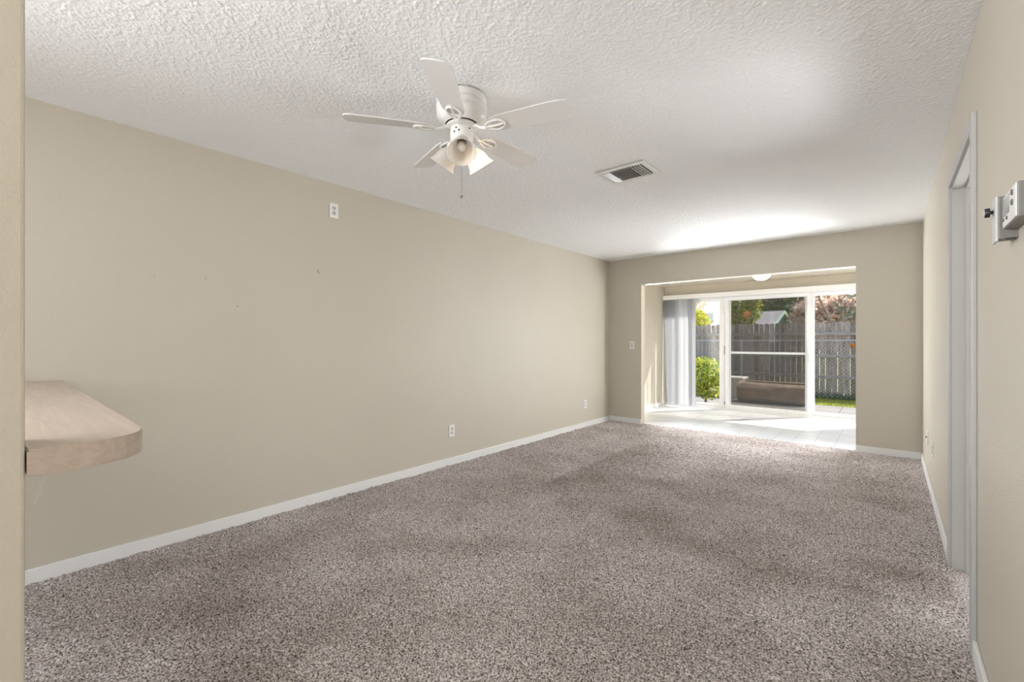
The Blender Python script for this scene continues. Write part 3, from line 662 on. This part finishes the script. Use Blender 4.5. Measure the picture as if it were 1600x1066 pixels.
def leaves(bm, c, rad, n, size, nm=1, shell=0.55, long=1.0):
    for i in range(n):
        d = Vector((random.gauss(0, 1), random.gauss(0, 1), random.gauss(0, 1))).normalized() * (shell + (1 - shell) * random.random())
        p = Vector(c) + Vector((d.x * rad[0], d.y * rad[1], d.z * rad[2]))
        s = size * random.uniform(0.6, 1.3)
        a = Vector((random.gauss(0, 1), random.gauss(0, 1), random.gauss(0, 1))).normalized(); b = a.orthogonal().normalized()
        b = Matrix.Rotation(random.uniform(0, 2 * PI), 3, a) @ b
        f = bm.faces.new([bm.verts.new(p + q) for q in (a * s * long, b * s * 0.45, -a * s * long, -b * s * 0.45)]); f.material_index = random.randrange(nm)
def tree(name, loc, crown, mats, label, cat='tree', trunk=None, group=None, size=0.05, long=1.0):
    t = thing(name, loc, label, cat, group)
    bm = bmesh.new()
    for c in crown: leaves(bm, c[0], c[1], c[2], size, len(mats), long=long)
    obj('foliage', bm, mats, t)
    bm = bmesh.new()
    r, h = trunk
    tube(bm, [(0, 0, -0.05), (0.03, 0.02, h * .5), (0, 0, h)], [r, r * .8, r * .5], 8)
    for c in crown: tube(bm, [(0, 0, h * .6), (c[0][0] * .5, c[0][1] * .5, (h * .6 + c[0][2]) / 2), c[0]], [r * .5, r * .35, r * .15], 6)
    obj('trunk', bm, 'bark', t, True)
    return t
tree('shrub', (-3.05, 10.05, G), [((0, 0, 0.62), (0.42, 0.40, 0.36), 1500, ), ((0.12, -0.1, 0.32), (0.30, 0.30, 0.25), 500)], ['l_lime', 'l_lime', 'l_green', 'l_yellow'],
     'rounded lime green shrub on the patio beside the gathered blind', 'shrub', (0.03, 0.5), size=0.042)
tree('yellow_tree', (-5.45, 15.0, G), [((0, 0, 2.1), (0.75, 0.7, 0.5), 1500), ((0.5, 0.3, 1.9), (0.45, 0.5, 0.5), 800), ((-.5, 0, 2.6), (0.5, 0.5, 0.25), 500)], ['l_yellow', 'l_yellow', 'l_lime'],
     'bright yellow leaved tree beyond the fence seen by the blind', 'tree', (0.07, 1.5), size=0.07)
tree('lime_tree', (-3.55, 15.5, G), [((0, 0, 2.4), (0.55, 0.6, 0.75), 1700), ((-.2, 0, 1.9), (0.5, 0.5, 0.5), 800), ((0.3, 0, 2.9), (0.45, 0.5, 0.4), 600)], ['l_lime', 'l_yellow', 'l_green'],
     'yellow green tree beyond the fence left of the shed', 'tree', (0.07, 1.7), size=0.06)
for i, (x, y, z, r, lab) in enumerate([(-4.3, 29, 3.3, 1.9, 'dark green tree directly behind the shed gable') , (-6.6, 35, 4.2, 1.9, 'taller dark green tree behind the left end of the shed')]):
    tree('evergreen_tree', (x, y, G), [((0, 0, z), (r, r * .8, r * .75), 2600), ((r * .5, -r * .4, z - .8), (r * .6, r * .5, r * .5), 900)], ['l_green', 'l_dark', 'l_green', 'l_lime'][:3] if i != 1 else ['l_green', 'l_dark'],
         lab, 'tree', (0.15, 2.5), 'dark trees behind the shed', size=0.16)
tree('bare_bush', (-1.25, 15.2, G), [((0, 0, 1.85), (1.05, 0.8, 0.85), 4600), ((0.45, 0, 1.9), (0.8, 0.6, 0.8), 2400)], ['l_dry', 'l_dry', 'l_dry'],
     'dense pale brown leafless bush behind the fence at right', 'bush', (0.05, 1.3), size=0.10, long=1.0)
tree('bare_tree', (-7.9, 21, G), [((0, 0, 3.2), (1.6, 1.2, 0.7), 1600)], ['l_dry'], 'pale bare treetop above the pale house roof', 'tree', (0.09, 2.4), size=0.12)
tree('brown_tree', (-2.35, 22, G), [((0, 0, 2.6), (0.9, 0.8, 0.9), 1700), ((.3, 0, 1.9), (0.7, 0.6, 0.6), 700)], ['l_dry', 'bark', 'l_green'], 'brown thinning tree right of the shed by the door stile', 'tree', (0.09, 1.8), size=0.1)
# spiky fronds
t = thing('frond_tree', (-0.95, 14.0, G), 'grey green tree with strappy fronds above the pale brown bush', 'tree')
bm = bmesh.new(); tube(bm, [(0, 0, -.05), (0.04, 0, 1.2), (0.0, 0, 2.2)], [0.06, 0.05, 0.04], 8); tube(bm, [(0, 0, 1.3), (-0.3, 0, 2.0), (-0.55, 0, 2.7)], [0.03, 0.025, 0.02], 6); tube(bm, [(0, 0, 1.5), (0.35, 0, 2.1), (0.4, 0, 2.6)], [0.03, 0.025, 0.02], 6); obj('trunk', bm, 'bark', t, True)
bm = bmesh.new()
for (hx_, hz_) in ((0, 2.15), (0.35, 2.45), (0.25, 1.95), (-0.5, 2.65), (0.0, 2.6), (0.6, 2.2)):
    for i in range(26):
        d = Vector((random.gauss(0, 1), random.gauss(0, 1), random.gauss(0.2, 0.8))).normalized(); L_ = random.uniform(0.22, 0.42); n_ = d.orthogonal().normalized() * 0.012
        p = Vector((hx_, 0, hz_)); m1 = p + d * L_ * .6; e1 = p + d * L_ + Vector((0, 0, -0.08))
        bm.faces.new([bm.verts.new(q) for q in (p - n_ * .4, p + n_ * .4, m1 + n_, e1, m1 - n_)])
obj('fronds', bm, 'l_blue', t)
def sprig(loc, r, n, label, stem):
    t = thing('leaf_sprig', loc, label, 'leaves', 'orange leaf sprigs')
    bm = bmesh.new(); leaves(bm, (0, 0, 0), r, n, 0.035, 1, 0.2); obj('foliage', bm, 'l_orange', t)
    bm = bmesh.new(); tube(bm, stem, 0.005, 6); obj('stem', bm, 'bark', t, True)
sprig((-0.62, 12.17, 1.12), (0.07, 0.05, 0.06), 26, 'orange leaf sprig climbing the chain link fence at right', [(0, 0, 0), (0.05, 0.02, -0.5), (0.02, 0, -1.22)])
sprig((-2.95, 13.2, 1.95), (0.13, 0.12, 0.13), 60, 'orange leaf sprig above the wooden fence beside the shed', [(0, 0, 0), (-0.05, 0.02, -0.9), (0.02, 0, -2.06)])
# shed and pale house
sh = thing('garden_shed', (-4.3, 20.2, G), 'grey roofed shed with mint trimmed gable beyond the fence', 'shed')
bm = bmesh.new()
gx, gy, ez, rz = 1.15, 1.15, 1.78, 2.50
prism(bm, [(-gy, 0), (gy, 0), (gy, ez), (0, rz - .06), (-gy, ez)], -gx, gx - .05, lambda p, q, h: (h, p, q)); obj('wall', bm, 'teal', sh)
for s in (-1, 1):
    bm = bmesh.new(); prism(bm, [(0, rz - 0.05), (s * (gy + .25), ez - .2), (s * (gy + .25), ez - .13), (0, rz)], -gx - .15, gx + .06, lambda p, q, h: (h, p, q)); obj('roof', bm, 'roof', sh)
    bm = bmesh.new(); prism(bm, [(0, rz - .11), (s * (gy + .26), ez - .28), (s * (gy + .26), ez - .12), (0, rz + .012)], gx + .06, gx + .09, lambda p, q, h: (h, p, q)); obj('bargeboard', bm, 'mint', sh)
sh.rotation_euler = (0, 0, math.radians(-13))
ho = thing('pale_house', (-9.6, 24, G), 'pale house with a white roof edge beyond the yellow tree', 'house')
bm = B((-3.2, 2.6, 0, 3, 0, 2.35)); obj('wall', bm, 'cream', ho)
bm = B((-3.4, 2.8, -0.3, 3.2, 2.35, 2.75)); obj('roof', bm, 'vinyl', ho)
